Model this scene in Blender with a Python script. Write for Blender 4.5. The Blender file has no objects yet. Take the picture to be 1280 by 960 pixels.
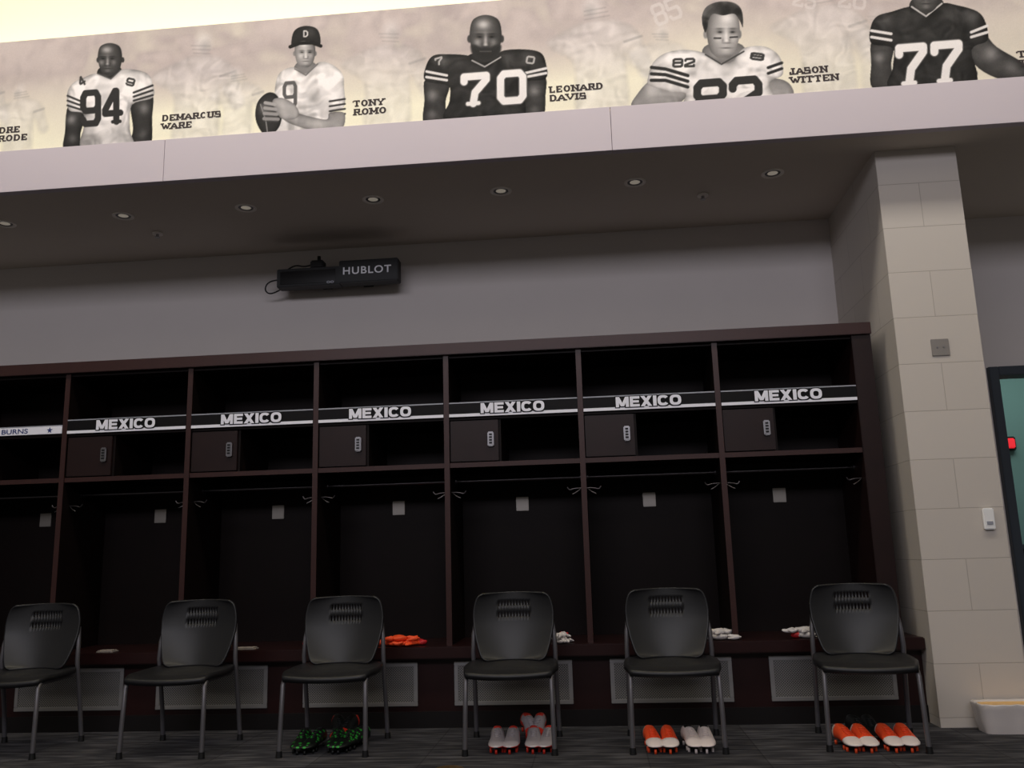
import bpy, bmesh, numpy as np, random
from math import *
from mathutils import Vector, Matrix
random.seed(4); rng=np.random.default_rng(7)
sc=bpy.context.scene
COL=bpy.context.collection
try:
    sc.view_settings.view_transform='Standard'; sc.view_settings.look='None'
except Exception: pass

# ---------------------------------------------------------------- materials
def s2l(c):
    return tuple(((v/255)/12.92 if v/255<=.04045 else (((v/255)+.055)/1.055)**2.4) for v in c)
def mat(name,rgb,rough=.6,metal=0,noise=0,nscale=20,bump=0,spec=.5,emit=0,coat=0):
    m=bpy.data.materials.new(name);m.use_nodes=True
    nt=m.node_tree;b=nt.nodes['Principled BSDF']
    c=s2l(rgb);b.inputs['Base Color'].default_value=(*c,1)
    b.inputs['Roughness'].default_value=rough;b.inputs['Metallic'].default_value=metal
    b.inputs['Specular IOR Level'].default_value=spec
    if emit:
        b.inputs['Emission Color'].default_value=(*c,1);b.inputs['Emission Strength'].default_value=emit
    tc=nt.nodes.new('ShaderNodeTexCoord')
    n=nt.nodes.new('ShaderNodeTexNoise');n.inputs['Scale'].default_value=nscale;n.inputs['Detail'].default_value=4
    nt.links.new(tc.outputs['Object'],n.inputs['Vector'])
    if noise:
        mx=nt.nodes.new('ShaderNodeMix');mx.data_type='RGBA'
        mx.inputs[6].default_value=(*[v*(1-noise) for v in c],1);mx.inputs[7].default_value=(*[min(1,v*(1+noise)) for v in c],1)
        nt.links.new(n.outputs['Fac'],mx.inputs[0]);nt.links.new(mx.outputs[2],b.inputs['Base Color'])
    if bump:
        bp=nt.nodes.new('ShaderNodeBump');bp.inputs['Strength'].default_value=bump;bp.inputs['Distance'].default_value=.01
        nt.links.new(n.outputs['Fac'],bp.inputs['Height']);nt.links.new(bp.outputs[0],b.inputs['Normal'])
    return m
M={}
M['wall']=mat('painted_wall',(206,199,196),.85,noise=.03,nscale=3)
M['soffit']=mat('soffit_paint',(206,196,184),.9,noise=.03,nscale=2)
M['fascia']=mat('fascia_paint',(202,192,200),.7,noise=.02,nscale=2)
M['cream']=mat('upper_wall_paint',(250,238,198),.9,noise=.01)
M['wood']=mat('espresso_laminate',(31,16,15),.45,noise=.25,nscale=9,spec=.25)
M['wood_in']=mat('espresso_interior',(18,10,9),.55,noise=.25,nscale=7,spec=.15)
M['wood_edge']=mat('espresso_edge',(54,32,30),.4,noise=.15,nscale=12,spec=.3)
M['bench']=mat('bench_laminate',(36,15,15),.32,noise=.2,nscale=10,spec=.4)
M['kick']=mat('kick_board',(20,17,18),.6,spec=.2)
M['chrome']=mat('chrome',(150,148,150),.3,metal=1)
M['rail']=mat('rail_metal',(92,88,90),.35,metal=1)
M['alu']=mat('brushed_aluminium',(160,158,158),.42,metal=.7,noise=.05,nscale=60)
M['plate']=mat('steel_plate',(150,144,138),.4,metal=.6)
M['black']=mat('black_plastic',(20,20,21),.5,spec=.3)
M['blackg']=mat('black_band',(14,13,15),.55,spec=.15)
M['chairb']=mat('chair_shell_plastic',(29,29,31),.42,bump=.08,nscale=300,spec=.4)
M['tube']=mat('chair_tube',(98,96,100),.4,metal=.4)
M['white']=mat('white_plastic',(235,235,235),.5)
M['signw']=mat('sign_white',(232,232,242),.5)
M['silver']=mat('sign_silver',(150,152,162),.4)
M['navy']=mat('navy_ink',(40,55,110),.6)
M['door']=mat('door_frame_paint',(44,52,62),.5)
M['teal']=mat('teal_wall',(96,126,122),.8)
M['red']=mat('red_sign',(200,30,40),.5,emit=.9)
M['baf']=mat('downlight_baffle',(60,56,54),.35,metal=.5)
M['lens']=mat('downlight_reflector',(200,190,172),.3,metal=.3,emit=.22)
M['trim']=mat('downlight_trim',(240,233,225),.6)
M['ink']=mat('poster_ink',(54,44,46),.8)
M['brass']=mat('brass',(120,95,55),.4,metal=.7)

def carpet():
    m=bpy.data.materials.new('carpet_tile');m.use_nodes=True;nt=m.node_tree;b=nt.nodes['Principled BSDF'];b.inputs['Roughness'].default_value=.95
    b.inputs['Specular IOR Level'].default_value=.1
    tc=nt.nodes.new('ShaderNodeTexCoord');mp=nt.nodes.new('ShaderNodeMapping');mp.inputs['Scale'].default_value=(4,26,1)
    nt.links.new(tc.outputs['Object'],mp.inputs[0])
    n=nt.nodes.new('ShaderNodeTexNoise');n.inputs['Scale'].default_value=1;n.inputs['Detail'].default_value=2;nt.links.new(mp.outputs[0],n.inputs['Vector'])
    n2=nt.nodes.new('ShaderNodeTexNoise');n2.inputs['Scale'].default_value=180;nt.links.new(tc.outputs['Object'],n2.inputs['Vector'])
    br=nt.nodes.new('ShaderNodeTexBrick');br.inputs['Scale'].default_value=1;br.inputs['Brick Width'].default_value=.6;br.inputs['Row Height'].default_value=.6
    br.offset=0;br.inputs['Mortar Size'].default_value=.004
    br.inputs['Color1'].default_value=(.8,.8,.8,1);br.inputs['Color2'].default_value=(1.15,1.15,1.15,1);br.inputs['Mortar'].default_value=(.6,.6,.6,1)
    nt.links.new(tc.outputs['Object'],br.inputs['Vector'])
    cr=nt.nodes.new('ShaderNodeValToRGB');e=cr.color_ramp.elements;e[0].position=.42;e[0].color=(*s2l((48,48,52)),1);e[1].position=.70;e[1].color=(*s2l((86,85,89)),1)
    nt.links.new(n.outputs['Fac'],cr.inputs[0])
    mx=nt.nodes.new('ShaderNodeMix');mx.data_type='RGBA';mx.blend_type='MULTIPLY';mx.inputs[0].default_value=1
    nt.links.new(cr.outputs[0],mx.inputs[6]);nt.links.new(br.outputs[0],mx.inputs[7]);nt.links.new(mx.outputs[2],b.inputs['Base Color'])
    bp=nt.nodes.new('ShaderNodeBump');bp.inputs['Strength'].default_value=.4;nt.links.new(n2.outputs['Fac'],bp.inputs['Height']);nt.links.new(bp.outputs[0],b.inputs['Normal'])
    return m
def blockwall():
    m=bpy.data.materials.new('painted_block');m.use_nodes=True;nt=m.node_tree;b=nt.nodes['Principled BSDF'];b.inputs['Roughness'].default_value=.7
    tc=nt.nodes.new('ShaderNodeTexCoord');sp=nt.nodes.new('ShaderNodeSeparateXYZ');nt.links.new(tc.outputs['Object'],sp.inputs[0])
    a=nt.nodes.new('ShaderNodeMath');a.operation='ADD';nt.links.new(sp.outputs[0],a.inputs[0]);nt.links.new(sp.outputs[1],a.inputs[1])
    a2=nt.nodes.new('ShaderNodeMath');a2.operation='SUBTRACT';nt.links.new(a.outputs[0],a2.inputs[0]);a2.inputs[1].default_value=2.95+5.681-5.2
    z=nt.nodes.new('ShaderNodeMath');z.operation='SUBTRACT';nt.links.new(sp.outputs[2],z.inputs[0]);z.inputs[1].default_value=.055-3.05
    cb=nt.nodes.new('ShaderNodeCombineXYZ');nt.links.new(a2.outputs[0],cb.inputs[0]);nt.links.new(z.outputs[0],cb.inputs[1])
    br=nt.nodes.new('ShaderNodeTexBrick');br.inputs['Scale'].default_value=1;br.inputs['Brick Width'].default_value=.52;br.inputs['Row Height'].default_value=.305
    br.offset=.5;br.inputs['Mortar Size'].default_value=.003;br.inputs['Mortar Smooth'].default_value=.5
    br.inputs['Color1'].default_value=(*s2l((196,188,180)),1);br.inputs['Color2'].default_value=(*s2l((200,192,184)),1);br.inputs['Mortar'].default_value=(*s2l((170,162,154)),1)
    nt.links.new(cb.outputs[0],br.inputs['Vector']);nt.links.new(br.outputs[0],b.inputs['Base Color'])
    bp=nt.nodes.new('ShaderNodeBump');bp.inputs['Strength'].default_value=.3;bp.inputs['Distance'].default_value=.006;bp.invert=True
    nt.links.new(br.outputs['Fac'],bp.inputs['Height']);nt.links.new(bp.outputs[0],b.inputs['Normal'])
    return m
def perf():
    m=bpy.data.materials.new('perforated_grille');m.use_nodes=True;nt=m.node_tree;b=nt.nodes['Principled BSDF'];b.inputs['Roughness'].default_value=.5;b.inputs['Metallic'].default_value=.5
    tc=nt.nodes.new('ShaderNodeTexCoord')
    sp=nt.nodes.new('ShaderNodeSeparateXYZ');nt.links.new(tc.outputs['Object'],sp.inputs[0]);outs=[]
    for i,ph in ((0,0),(2,0)):
        mu=nt.nodes.new('ShaderNodeMath');mu.operation='MULTIPLY';nt.links.new(sp.outputs[i],mu.inputs[0]);mu.inputs[1].default_value=2*pi/.016
        si=nt.nodes.new('ShaderNodeMath');si.operation='SINE';nt.links.new(mu.outputs[0],si.inputs[0]);outs.append(si)
    p=nt.nodes.new('ShaderNodeMath');p.operation='MULTIPLY';nt.links.new(outs[0].outputs[0],p.inputs[0]);nt.links.new(outs[1].outputs[0],p.inputs[1])
    cr=nt.nodes.new('ShaderNodeValToRGB');e=cr.color_ramp.elements;e[0].position=.1;e[0].color=(*s2l((140,138,136)),1);e[1].position=.35;e[1].color=(*s2l((36,34,34)),1)
    nt.links.new(p.outputs[0],cr.inputs[0]);nt.links.new(cr.outputs[0],b.inputs['Base Color'])
    return m
M['carpet']=carpet();M['block']=blockwall();M['perf']=perf()

# ---------------------------------------------------------------- helpers
def link(ob,parent=None):
    COL.objects.link(ob)
    if parent: ob.parent=parent
    return ob
def empty(name,loc=(0,0,0),rz=0):
    e=bpy.data.objects.new(name,None);e.location=loc;e.rotation_euler=(0,0,rz);e.empty_display_size=.1;return link(e)
def box(name,x0,x1,y0,y1,z0,z1,m,parent=None,bev=0):
    me=bpy.data.meshes.new(name);bm=bmesh.new();bmesh.ops.create_cube(bm,size=1)
    for v in bm.verts: v.co=Vector(((x0+x1)/2+v.co.x*(x1-x0),(y0+y1)/2+v.co.y*(y1-y0),(z0+z1)/2+v.co.z*(z1-z0)))
    if bev: bmesh.ops.bevel(bm,geom=bm.edges[:],offset=bev,segments=2,affect='EDGES')
    bm.to_mesh(me);bm.free();me.materials.append(m);return link(bpy.data.objects.new(name,me),parent)
def meshobj(name,verts,faces,mats,fm=None,parent=None,smooth=True):
    me=bpy.data.meshes.new(name);me.from_pydata(verts,[],faces)
    for m in mats: me.materials.append(m)
    if fm is not None: me.polygons.foreach_set('material_index',fm)
    if smooth: me.polygons.foreach_set('use_smooth',[True]*len(me.polygons))
    me.update();return link(bpy.data.objects.new(name,me),parent)
def tube(name,pts,r,m,parent=None,smooth=False,res=4):
    cu=bpy.data.curves.new(name,'CURVE');cu.dimensions='3D';cu.bevel_depth=r;cu.bevel_resolution=3;cu.use_fill_caps=True
    s=cu.splines.new('NURBS' if smooth else 'POLY');s.points.add(len(pts)-1)
    for p,q in zip(s.points,pts): p.co=(*q,1)
    if smooth: s.use_endpoint_u=True;s.order_u=3;s.resolution_u=6
    cu.materials.append(m);return link(bpy.data.objects.new(name,cu),parent)
def cyl(name,c,r,h,m,parent=None,axis='z',seg=24,r2=None):
    me=bpy.data.meshes.new(name);bm=bmesh.new();bmesh.ops.create_cone(bm,cap_ends=True,segments=seg,radius1=r,radius2=r if r2 is None else r2,depth=h)
    if axis=='y': bmesh.ops.rotate(bm,verts=bm.verts,matrix=Matrix.Rotation(pi/2,3,'X'))
    if axis=='x': bmesh.ops.rotate(bm,verts=bm.verts,matrix=Matrix.Rotation(pi/2,3,'Y'))
    bmesh.ops.translate(bm,verts=bm.verts,vec=c);bm.to_mesh(me);bm.free();me.materials.append(m);return link(bpy.data.objects.new(name,me),parent)
def text(name,body,x0,x1,z0,h,y,m,parent=None,bold=0.02,extrude=.002,space=1):
    cu=bpy.data.curves.new('tmp','FONT');cu.body=body;cu.size=1;cu.offset=bold;cu.extrude=.001;cu.space_character=space
    ob=bpy.data.objects.new('tmp',cu);COL.objects.link(ob);bpy.context.view_layer.update()
    me=bpy.data.meshes.new_from_object(ob.evaluated_get(bpy.context.evaluated_depsgraph_get()))
    bpy.data.objects.remove(ob)
    n=len(me.vertices);a=np.empty(n*3);me.vertices.foreach_get('co',a);a=a.reshape(-1,3)
    mn=a.min(0);mx=a.max(0)
    X=x0+(a[:,0]-mn[0])/(mx[0]-mn[0])*(x1-x0);Z=z0+(a[:,1]-mn[1])/(mx[1]-mn[1])*h;Y=y-(a[:,2]/.001)*extrude
    me.vertices.foreach_set('co',np.stack([X,Y,Z],1).ravel());me.materials.clear();me.materials.append(m);me.name=name;me.update()
    return link(bpy.data.objects.new(name,me),parent)
# slab-serif captions: strokes on a unit cell (thick stems, thinner arms, bracket serifs)
SL={'A':(1.1,'d0,0,.5,1 d1,0,.5,1 h.2,.3,.8 s0,0 s1,0'),'C':(1,'c'),'D':(1.05,'v.16 h0,1,.6 h0,0,.6 D'),
'E':(.95,'v.18 h0,1,1 h0,.5,.75 h0,0,1 t1,1,-1 t1,0,1'),'G':(1.05,'c v.88,0,.45 h.6,.45,1.05'),'I':(.5,'v.5 s.5,1 s.5,0'),
'J':(.8,'v.65 s.65,1 h.1,0,.65 v.1,0,.3'),'K':(1.1,'v.16 d.2,.45,.95,1 d.35,.55,1,0 s.16,1 s.16,0 s1,0 s.93,1'),
'L':(.9,'v.2 s.2,1 h0,0,1 t1,0,1'),'M':(1.25,'v.13 v.87 d.13,1,.5,.2 d.87,1,.5,.2 s.1,0 s.9,0 s.08,1 s.92,1'),
'N':(1.15,'v.15 v.85 d.15,1,.85,0 s.1,1 s.15,0 s.85,1'),'O':(1.1,'o'),'R':(1.05,'v.18 h0,1,.75 h.1,.48,.75 v.82,.5,.98 d.5,.48,.95,0 s.18,0 s.98,0'),
'S':(.9,'h.1,1,.9 h.1,.5,.9 h.1,0,.9 v.12,.5,1 v.88,0,.5 t.95,1,-1 t.05,0,1'),'T':(1,'v.5 h0,1,1 t0,1,-1 t1,1,-1 s.5,0'),
'U':(1.1,'v.17,.1,1 v.83,.1,1 h.2,0,.8 s.15,1 s.85,1'),'V':(1.1,'d0,1,.5,0 d1,1,.5,0 s.05,1 s.95,1'),'W':(1.35,'d0,1,.3,0 d.3,0,.5,.8 d.5,.8,.7,0 d.7,0,1,1 s.04,1 s.96,1'),
'Y':(1.1,'d0,1,.5,.45 d1,1,.5,.45 v.5,0,.5 s.05,1 s.95,1 s.5,0')}
def slab(name,body,x0,x1,z0,h,y,m,parent):
    tot=sum(SL[c][0] for c in body)+.22*(len(body)-1);k=(x1-x0)/tot;V=[];Fc=[];x=x0;cnt=0
    TV=.0135;TH=.0085;e=TH/2/h
    def quad(P):
        nonlocal cnt
        i=len(V);cnt+=1
        for a,b in P: V.append((a,y-(cnt%7)*.00012,b))
        Fc.append((i,i+1,i+2,i+3))
    for c in body:
        w,sp=SL[c];ww=w*k
        for tk in sp.split():
            o=tk[0];n_=[float(q) for q in tk[1:].split(',')] if len(tk)>1 else []
            X=lambda u:x+u*ww
            Z=lambda v_:z0+(e+v_*(1-2*e))*h
            if o=='v':
                a,b=(n_[1],n_[2]) if len(n_)>1 else (0,1);quad([(X(n_[0])-TV/2,Z(a)-TH/2),(X(n_[0])+TV/2,Z(a)-TH/2),(X(n_[0])+TV/2,Z(b)+TH/2),(X(n_[0])-TV/2,Z(b)+TH/2)])
            elif o=='h': quad([(X(n_[0]),Z(n_[1])-TH/2),(X(n_[2]),Z(n_[1])-TH/2),(X(n_[2]),Z(n_[1])+TH/2),(X(n_[0]),Z(n_[1])+TH/2)])
            elif o=='d': quad([(X(n_[0])-TV*.45,Z(n_[1])),(X(n_[0])+TV*.45,Z(n_[1])),(X(n_[2])+TV*.45,Z(n_[3])),(X(n_[2])-TV*.45,Z(n_[3]))])
            elif o=='s': quad([(X(n_[0])-TV,Z(n_[1])-TH/2),(X(n_[0])+TV,Z(n_[1])-TH/2),(X(n_[0])+TV,Z(n_[1])+TH/2),(X(n_[0])-TV,Z(n_[1])+TH/2)])
            elif o=='t': quad([(X(n_[0])-TH,Z(n_[1])),(X(n_[0]),Z(n_[1])),(X(n_[0]),Z(n_[1]+.28*n_[2])),(X(n_[0])-TH,Z(n_[1]+.28*n_[2]))])
            elif o in 'coD':
                N=18;hx,hz=ww/2,h/2;cx,cz=x+hx,z0+hz
                for i in range(N):
                    a,b=2*pi*i/N,2*pi*(i+1)/N;mid=(a+b)/2
                    if o=='c' and (mid<.6 or mid>2*pi-.6): continue
                    if o=='D' and cos(mid)<0: continue
                    f=lambda t,q:(cx+(hx-q*TV)*cos(t),cz+(hz-q*TH)*sin(t))
                    quad([f(a,0),f(b,0),f(b,1),f(a,1)])
        x+=(w+.22)*k
    return meshobj(name,V,Fc,[m],parent=parent,smooth=False)
# heavy extended letters for the locker signs: glyphs built from quads on a unit cell
def blockletters(name,body,x0,x1,z0,h,y,m,parent,grow=0,stroke=True):
    T=.27;Sx=.30
    def seg(a,b,w):
        dx=w/2;return [(a[0]-dx,a[1]),(a[0]+dx,a[1]),(b[0]+dx,b[1]),(b[0]-dx,b[1])]
    def rect(a,b,c,d): return [(a,b),(c,b),(c,d),(a,d)]
    def ring(ch):
        q=[];n=32
        for i in range(n+1):
            t=2*pi*i/n
            if ch=='C' and (t<.55 or t>2*pi-.55): continue
            q.append(t)
        o=[]
        P=lambda t,k:(.5+(.5-k*Sx*.9)*(abs(cos(t))**.75)*(1 if cos(t)>0 else -1),.5+(.5-k*T*.92)*(abs(sin(t))**.75)*(1 if sin(t)>0 else -1))
        for a,b in zip(q[:-1],q[1:]): o.append([P(a,0),P(b,0),P(b,1),P(a,1)])
        return o
    G={'M':(1.28,[rect(0,0,.24,1),rect(.76,0,1,1),seg((.14,1),(.5,.08),.26),seg((.86,1),(.5,.08),.26)]),
       'E':(.95,[rect(0,0,.32,1),rect(0,0,1,.24),rect(0,.39,.93,.61),rect(0,.76,1,1)]),
       'X':(1.12,[seg((.17,1),(.83,0),.34),seg((.83,1),(.17,0),.34)]),
       'I':(.34,[rect(0,0,1,1)]),'C':(1.08,ring('C')),'O':(1.12,ring('O'))}
    tot=sum(G[c][0] for c in body)+.1*(len(body)-1);k=(x1-x0)/tot
    V=[];Fc=[];x=x0
    for c in body:
        w,qs=G[c]
        for n_,q_ in enumerate(qs):
            i=len(V);yy=y-(n_%4)*.0004*(c not in 'CO')
            P=[(x+p_[0]*w*k,z0+p_[1]*h) for p_ in q_]
            if grow:
                mx_=sum(p_[0] for p_ in P)/4;mz=sum(p_[1] for p_ in P)/4
                P=[(a+grow*(1 if a>mx_ else -1),b+grow*(1 if b>mz else -1)) for a,b in P]
                a0,a1=min(p_[0] for p_ in P),max(p_[0] for p_ in P);b0,b1=min(p_[1] for p_ in P),max(p_[1] for p_ in P)
                if c in 'CO': P=[(a0,b0),(a1,b0),(a1,b1),(a0,b1)];yy=y-(n_%5)*.0003
            for a,b in P: V.append((a,yy,b))
            Fc.append((i,i+1,i+2,i+3))
        x+=(w+.1)*k
    return meshobj(name,V,Fc,[m],parent=parent,smooth=False)

# ---------------------------------------------------------------- constants (metres)
D=5.861;DW=6.888;ZS=3.651;YS=5.384;W=.9144

# ---------------------------------------------------------------- room shell
box('floor',-7,7,-6,10.5,-.1,0,M['carpet'])
box('wall_back',-7,3.47,DW,DW+.12,0,ZS,M['wall'])
wr=empty('wall_right_back')
box('wall_left_part',3.47,4.09,7.08,7.2,0,ZS,M['wall'],wr)
box('wall_over_door',4.09,5.1,7.08,7.2,2.41,ZS,M['wall'],wr)
box('wall_right_part',5.1,7,7.08,7.2,0,ZS,M['wall'],wr)
d=empty('door_1')
box('frame_left',4.09,4.16,7.03,7.22,0,2.41,M['door'],d,.004)
box('frame_right',5.03,5.1,7.03,7.22,0,2.41,M['door'],d,.004)
box('frame_head',4.16,5.03,7.03,7.22,2.34,2.41,M['door'],d,.004)
box('wall_corridor',3.5,7,9.2,9.3,0,3.2,M['teal'])
ex=empty('exit_sign');box('sign_body',4.93,5.17,9.12,9.18,1.98,2.08,M['red'],ex,.01);box('sign_frame',4.91,5.19,9.15,9.19,1.96,2.10,M['black'],ex,.01)
cab=empty('corridor_cabinet');box('cabinet_body',4.2,6.2,8.55,9.1,.1,1.0,M['black'],cab,.01);box('cabinet_top',4.17,6.23,8.52,9.1,1.0,1.04,M['door'],cab,.01)
for i in range(4): cyl('foot_%d'%(i+1),(4.3+(i%2)*1.8,8.65+(i//2)*.33,.05),.03,.1,M['black'],cab)
box('ceiling_soffit',-7,7,YS+.03,7.2,ZS,ZS+.05,M['soffit'])
fa=empty('trim_fascia')
for a,b in ((-7,-4.92),(-4.917,-1.862),(-1.859,1.2),(1.203,4.26),(4.263,7)):
    box('fascia_panel',a,b,YS,YS+.06,ZS-.002,3.958,M['fascia'],fa,.0015)
box('ceiling_ledge',-7,7,YS+.06,6.0,3.9,3.958,M['soffit'])
box('wall_upper',-7,7,5.98,6.1,3.95,7.5,M['cream'])
box('ceiling',-7,7,-6,6.1,7.4,7.5,M['cream'])
box('column',2.95,3.47,5.681,7.1,0,ZS,M['block'])
for x in (-4.33,-3.38,-2.44,-1.49,-.53,.41,1.37,2.33):
    g=empty('recessed_downlight',(x,5.92,ZS))
    me=bpy.data.meshes.new('ring');bm=bmesh.new()
    prof=[(.078,0),(.078,-.006),(.062,-.008),(.054,-.002),(.036,-.001),(0,-.001)]
    rings=[]
    for r_,z_ in prof[:-1]:
        rings.append([bm.verts.new((r_*cos(2*pi*i/28),r_*sin(2*pi*i/28),z_)) for i in range(28)])
    for j in range(4):
        for i in range(28):
            f=bm.faces.new((rings[j][i],rings[j][(i+1)%28],rings[j+1][(i+1)%28],rings[j+1][i]));f.material_index=0 if j<3 else 1
    f=bm.faces.new(rings[4][::-1]);f.material_index=2
    bm.to_mesh(me);bm.free()
    for k in('trim','baf','lens'): me.materials.append(M[k])
    link(bpy.data.objects.new('ring',me),g)
for x,y in ((-2.36,6.29),(1.88,6.22)):
    g=empty('ceiling_sprinkler',(x,y,ZS-.003));cyl('escutcheon',(0,0,-.006),.04,.012,M['trim'],g);cyl('stem',(0,0,-.02),.012,.03,M['alu'],g);cyl('deflector',(0,0,-.036),.02,.004,M['alu'],g)
g=empty('wall_plate');box('plate',3.16,3.27,5.673,5.681,2.235,2.345,M['plate'],g,.003)
for a in(3.195,3.235): cyl('screw_%d'%(a*1000),(a,5.672,2.29),.006,.004,M['chrome'],g,'y')
g=empty('wall_thermostat');box('housing',3.335,3.40,5.655,5.681,1.14,1.27,M['white'],g,.006);box('dial',3.35,3.385,5.651,5.656,1.17,1.19,M['silver'],g,.001)

# ---------------------------------------------------------------- lockers
TOP=2.44;B=.507
def star(name,cx,cz,r,y,m,parent):
    v=[(cx,y,cz)];
    for i in range(10):
        a=pi/2+i*pi/5;rr=r if i%2==0 else r*.4;v.append((cx+rr*cos(a),y,cz+rr*sin(a)))
    meshobj(name,v,[(0,1+i,1+(i+1)%10) for i in range(10)],[m],parent=parent,smooth=False)
for k in range(-5,3):
    x=k*W;xe=x+W
    L=empty('locker')
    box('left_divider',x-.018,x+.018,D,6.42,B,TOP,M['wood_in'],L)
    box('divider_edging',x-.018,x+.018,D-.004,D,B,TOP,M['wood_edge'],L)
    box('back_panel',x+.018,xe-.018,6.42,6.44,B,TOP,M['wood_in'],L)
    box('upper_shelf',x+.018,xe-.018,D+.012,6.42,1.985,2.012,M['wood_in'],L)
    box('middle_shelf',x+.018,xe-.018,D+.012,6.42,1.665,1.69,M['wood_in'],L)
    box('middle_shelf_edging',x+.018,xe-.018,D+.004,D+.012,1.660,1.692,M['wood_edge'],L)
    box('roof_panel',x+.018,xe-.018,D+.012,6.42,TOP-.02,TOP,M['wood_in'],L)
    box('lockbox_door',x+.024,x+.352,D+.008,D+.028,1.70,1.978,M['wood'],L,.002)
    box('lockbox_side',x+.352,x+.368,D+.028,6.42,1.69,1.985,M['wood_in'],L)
    box('keypad_lock',x+.280,x+.322,D-.014,D+.008,1.795,1.895,M['chrome'],L,.006)
    for i in range(4):
        box('dial_%d'%(i+1),x+.291,x+.311,D-.018,D-.013,1.812+i*.019,1.824+i*.019,M['black'],L)
    z=1.585
    tube('hanging_rail',[(x+.02,6.1,z),(xe-.02,6.1,z)],.013,M['rail'],L)
    for sx,s in((x+.018,1),(xe-.018,-1)):
        cyl('rail_flange',(sx+s*.006,6.1,z),.028,.01,M['rail'],L,'x')
        tube('hook',[(sx,5.95,1.50),(sx+s*.05,5.95,1.50),(sx+s*.085,5.95,1.485),(sx+s*.095,5.95,1.51)],.005,M['rail'],L,True)
        tube('hook_low',[(sx,5.95,1.50),(sx+s*.03,5.93,1.47),(sx+s*.06,5.93,1.46)],.0045,M['rail'],L,True)
    box('outlet_plate',x+W/2-.045,x+W/2+.045,6.41,6.42,1.385,1.485,M['plate'],L,.002)
    S=empty('locker_name_sign')
    if k==-4:
        box('plate',x+.02,xe-.02,D-.008,D+.004,2.008,2.062,M['signw'],S,.001)
        text('lettering','ALLEN BURNS',x+.23,x+.64,2.018,.034,D-.009,M['navy'],S,.01,.001)
        star('star_mark',xe-.11,2.034,.024,D-.0095,M['navy'],S)
        box('top_strip',x+.02,xe-.02,D-.004,D+.004,2.064,2.07,M['silver'],S)
    else:
        box('plate',x+.02,xe-.02,D-.006,D+.004,2.01,2.10,M['blackg'],S)
        box('white_band',x+.02,xe-.02,D-.008,D-.0055,2.004,2.024,M['signw'],S)
        box('top_strip',x+.02,xe-.02,D-.008,D-.0055,2.096,2.104,M['silver'],S)
        blockletters('lettering_outline','MEXICO',x+.238,x+.672,2.022,.070,D-.0090,M['blackg'],S,.006)
        blockletters('lettering','MEXICO',x+.238,x+.672,2.022,.070,D-.0130,M['signw'],S,0)
E=empty('locker_end_panel')
box('end_panel',3*W-.018,2.85,D-.01,DW,B,TOP,M['wood'],E,.003)
T=empty('locker_cornice')
box('cornice_front',-5*W-.02,2.852,D-.03,D+.012,TOP,2.52,M['wood_edge'],T,.003)
box('cornice_top',-5*W-.02,2.852,D+.012,DW,TOP+.005,2.515,M['wood'],T)
Bn=empty('locker_bench')
box('seat_slab',-5*W-.02,2.948,D-.09,6.42,B-.075,B,M['bench'],Bn,.006)
box('front_panel',-5*W-.02,2.948,D,D+.03,.0,B-.075,M['bench'],Bn)
box('kick_board',-5*W-.02,2.948,D-.012,D,.0,.10,M['kick'],Bn)
for a in (-3.95,-2.96,-1.97,-.97,.03,1.03,2.02):
    V=empty('vent_grille');b=a+.76;y0,y1=D-.014,D-.001;z0,z1=.135,.405
    box('frame_top',a,b,y0,y1,z1-.025,z1,M['alu'],V,.002);box('frame_bottom',a,b,y0,y1,z0,z0+.025,M['alu'],V,.002)
    box('frame_left',a,a+.025,y0,y1,z0+.025,z1-.025,M['alu'],V,.002);box('frame_right',b-.025,b,y0,y1,z0+.025,z1-.025,M['alu'],V,.002)
    box('perforated_sheet',a+.025,b-.025,D-.008,D-.003,z0+.025,z1-.025,M['perf'],V)

# ---------------------------------------------------------------- clock / display box
C=empty('wall_clock_display')
box('housing',-1.52,-.99,6.66,6.77,3.265,3.42,M['black'],C,.006)
box('display_window',-1.49,-1.03,6.655,6.661,3.285,3.395,mat('display_glass',(8,8,10),.15),C)
box('sign_panel',-.995,-.51,6.64,6.76,3.268,3.455,M['black'],C,.006)
text('sign_lettering','HUBLOT',-.96,-.565,3.335,.062,6.639,mat('sign_letter_grey',(200,198,205),.5,emit=.08),C,.012,.001,1.15)
text('small_logo','oo',-1.10,-1.04,3.275,.02,6.654,M['silver'],C,.01,.001)
box('bracket_arm',-1.2,-1.12,6.76,DW,3.30,3.36,M['black'],C)
box('bracket_arm_2',-.85,-.77,6.75,DW,3.30,3.36,M['black'],C)
box('receiver',-1.25,-1.14,6.68,6.77,3.42,3.49,M['black'],C,.01)
cyl('receiver_neck',(-1.19,6.73,3.51),.014,.05,M['black'],C)
tube('cable',[(-1.5,6.75,3.41),(-1.42,6.75,3.49),(-1.3,6.75,3.45),(-1.22,6.75,3.49)],.006,M['black'],C,True)
tube('cable_2',[(-1.52,6.75,3.36),(-1.62,6.75,3.36),(-1.66,6.75,3.28),(-1.6,6.75,3.23),(-1.52,6.75,3.275)],.006,M['black'],C,True)

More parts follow.
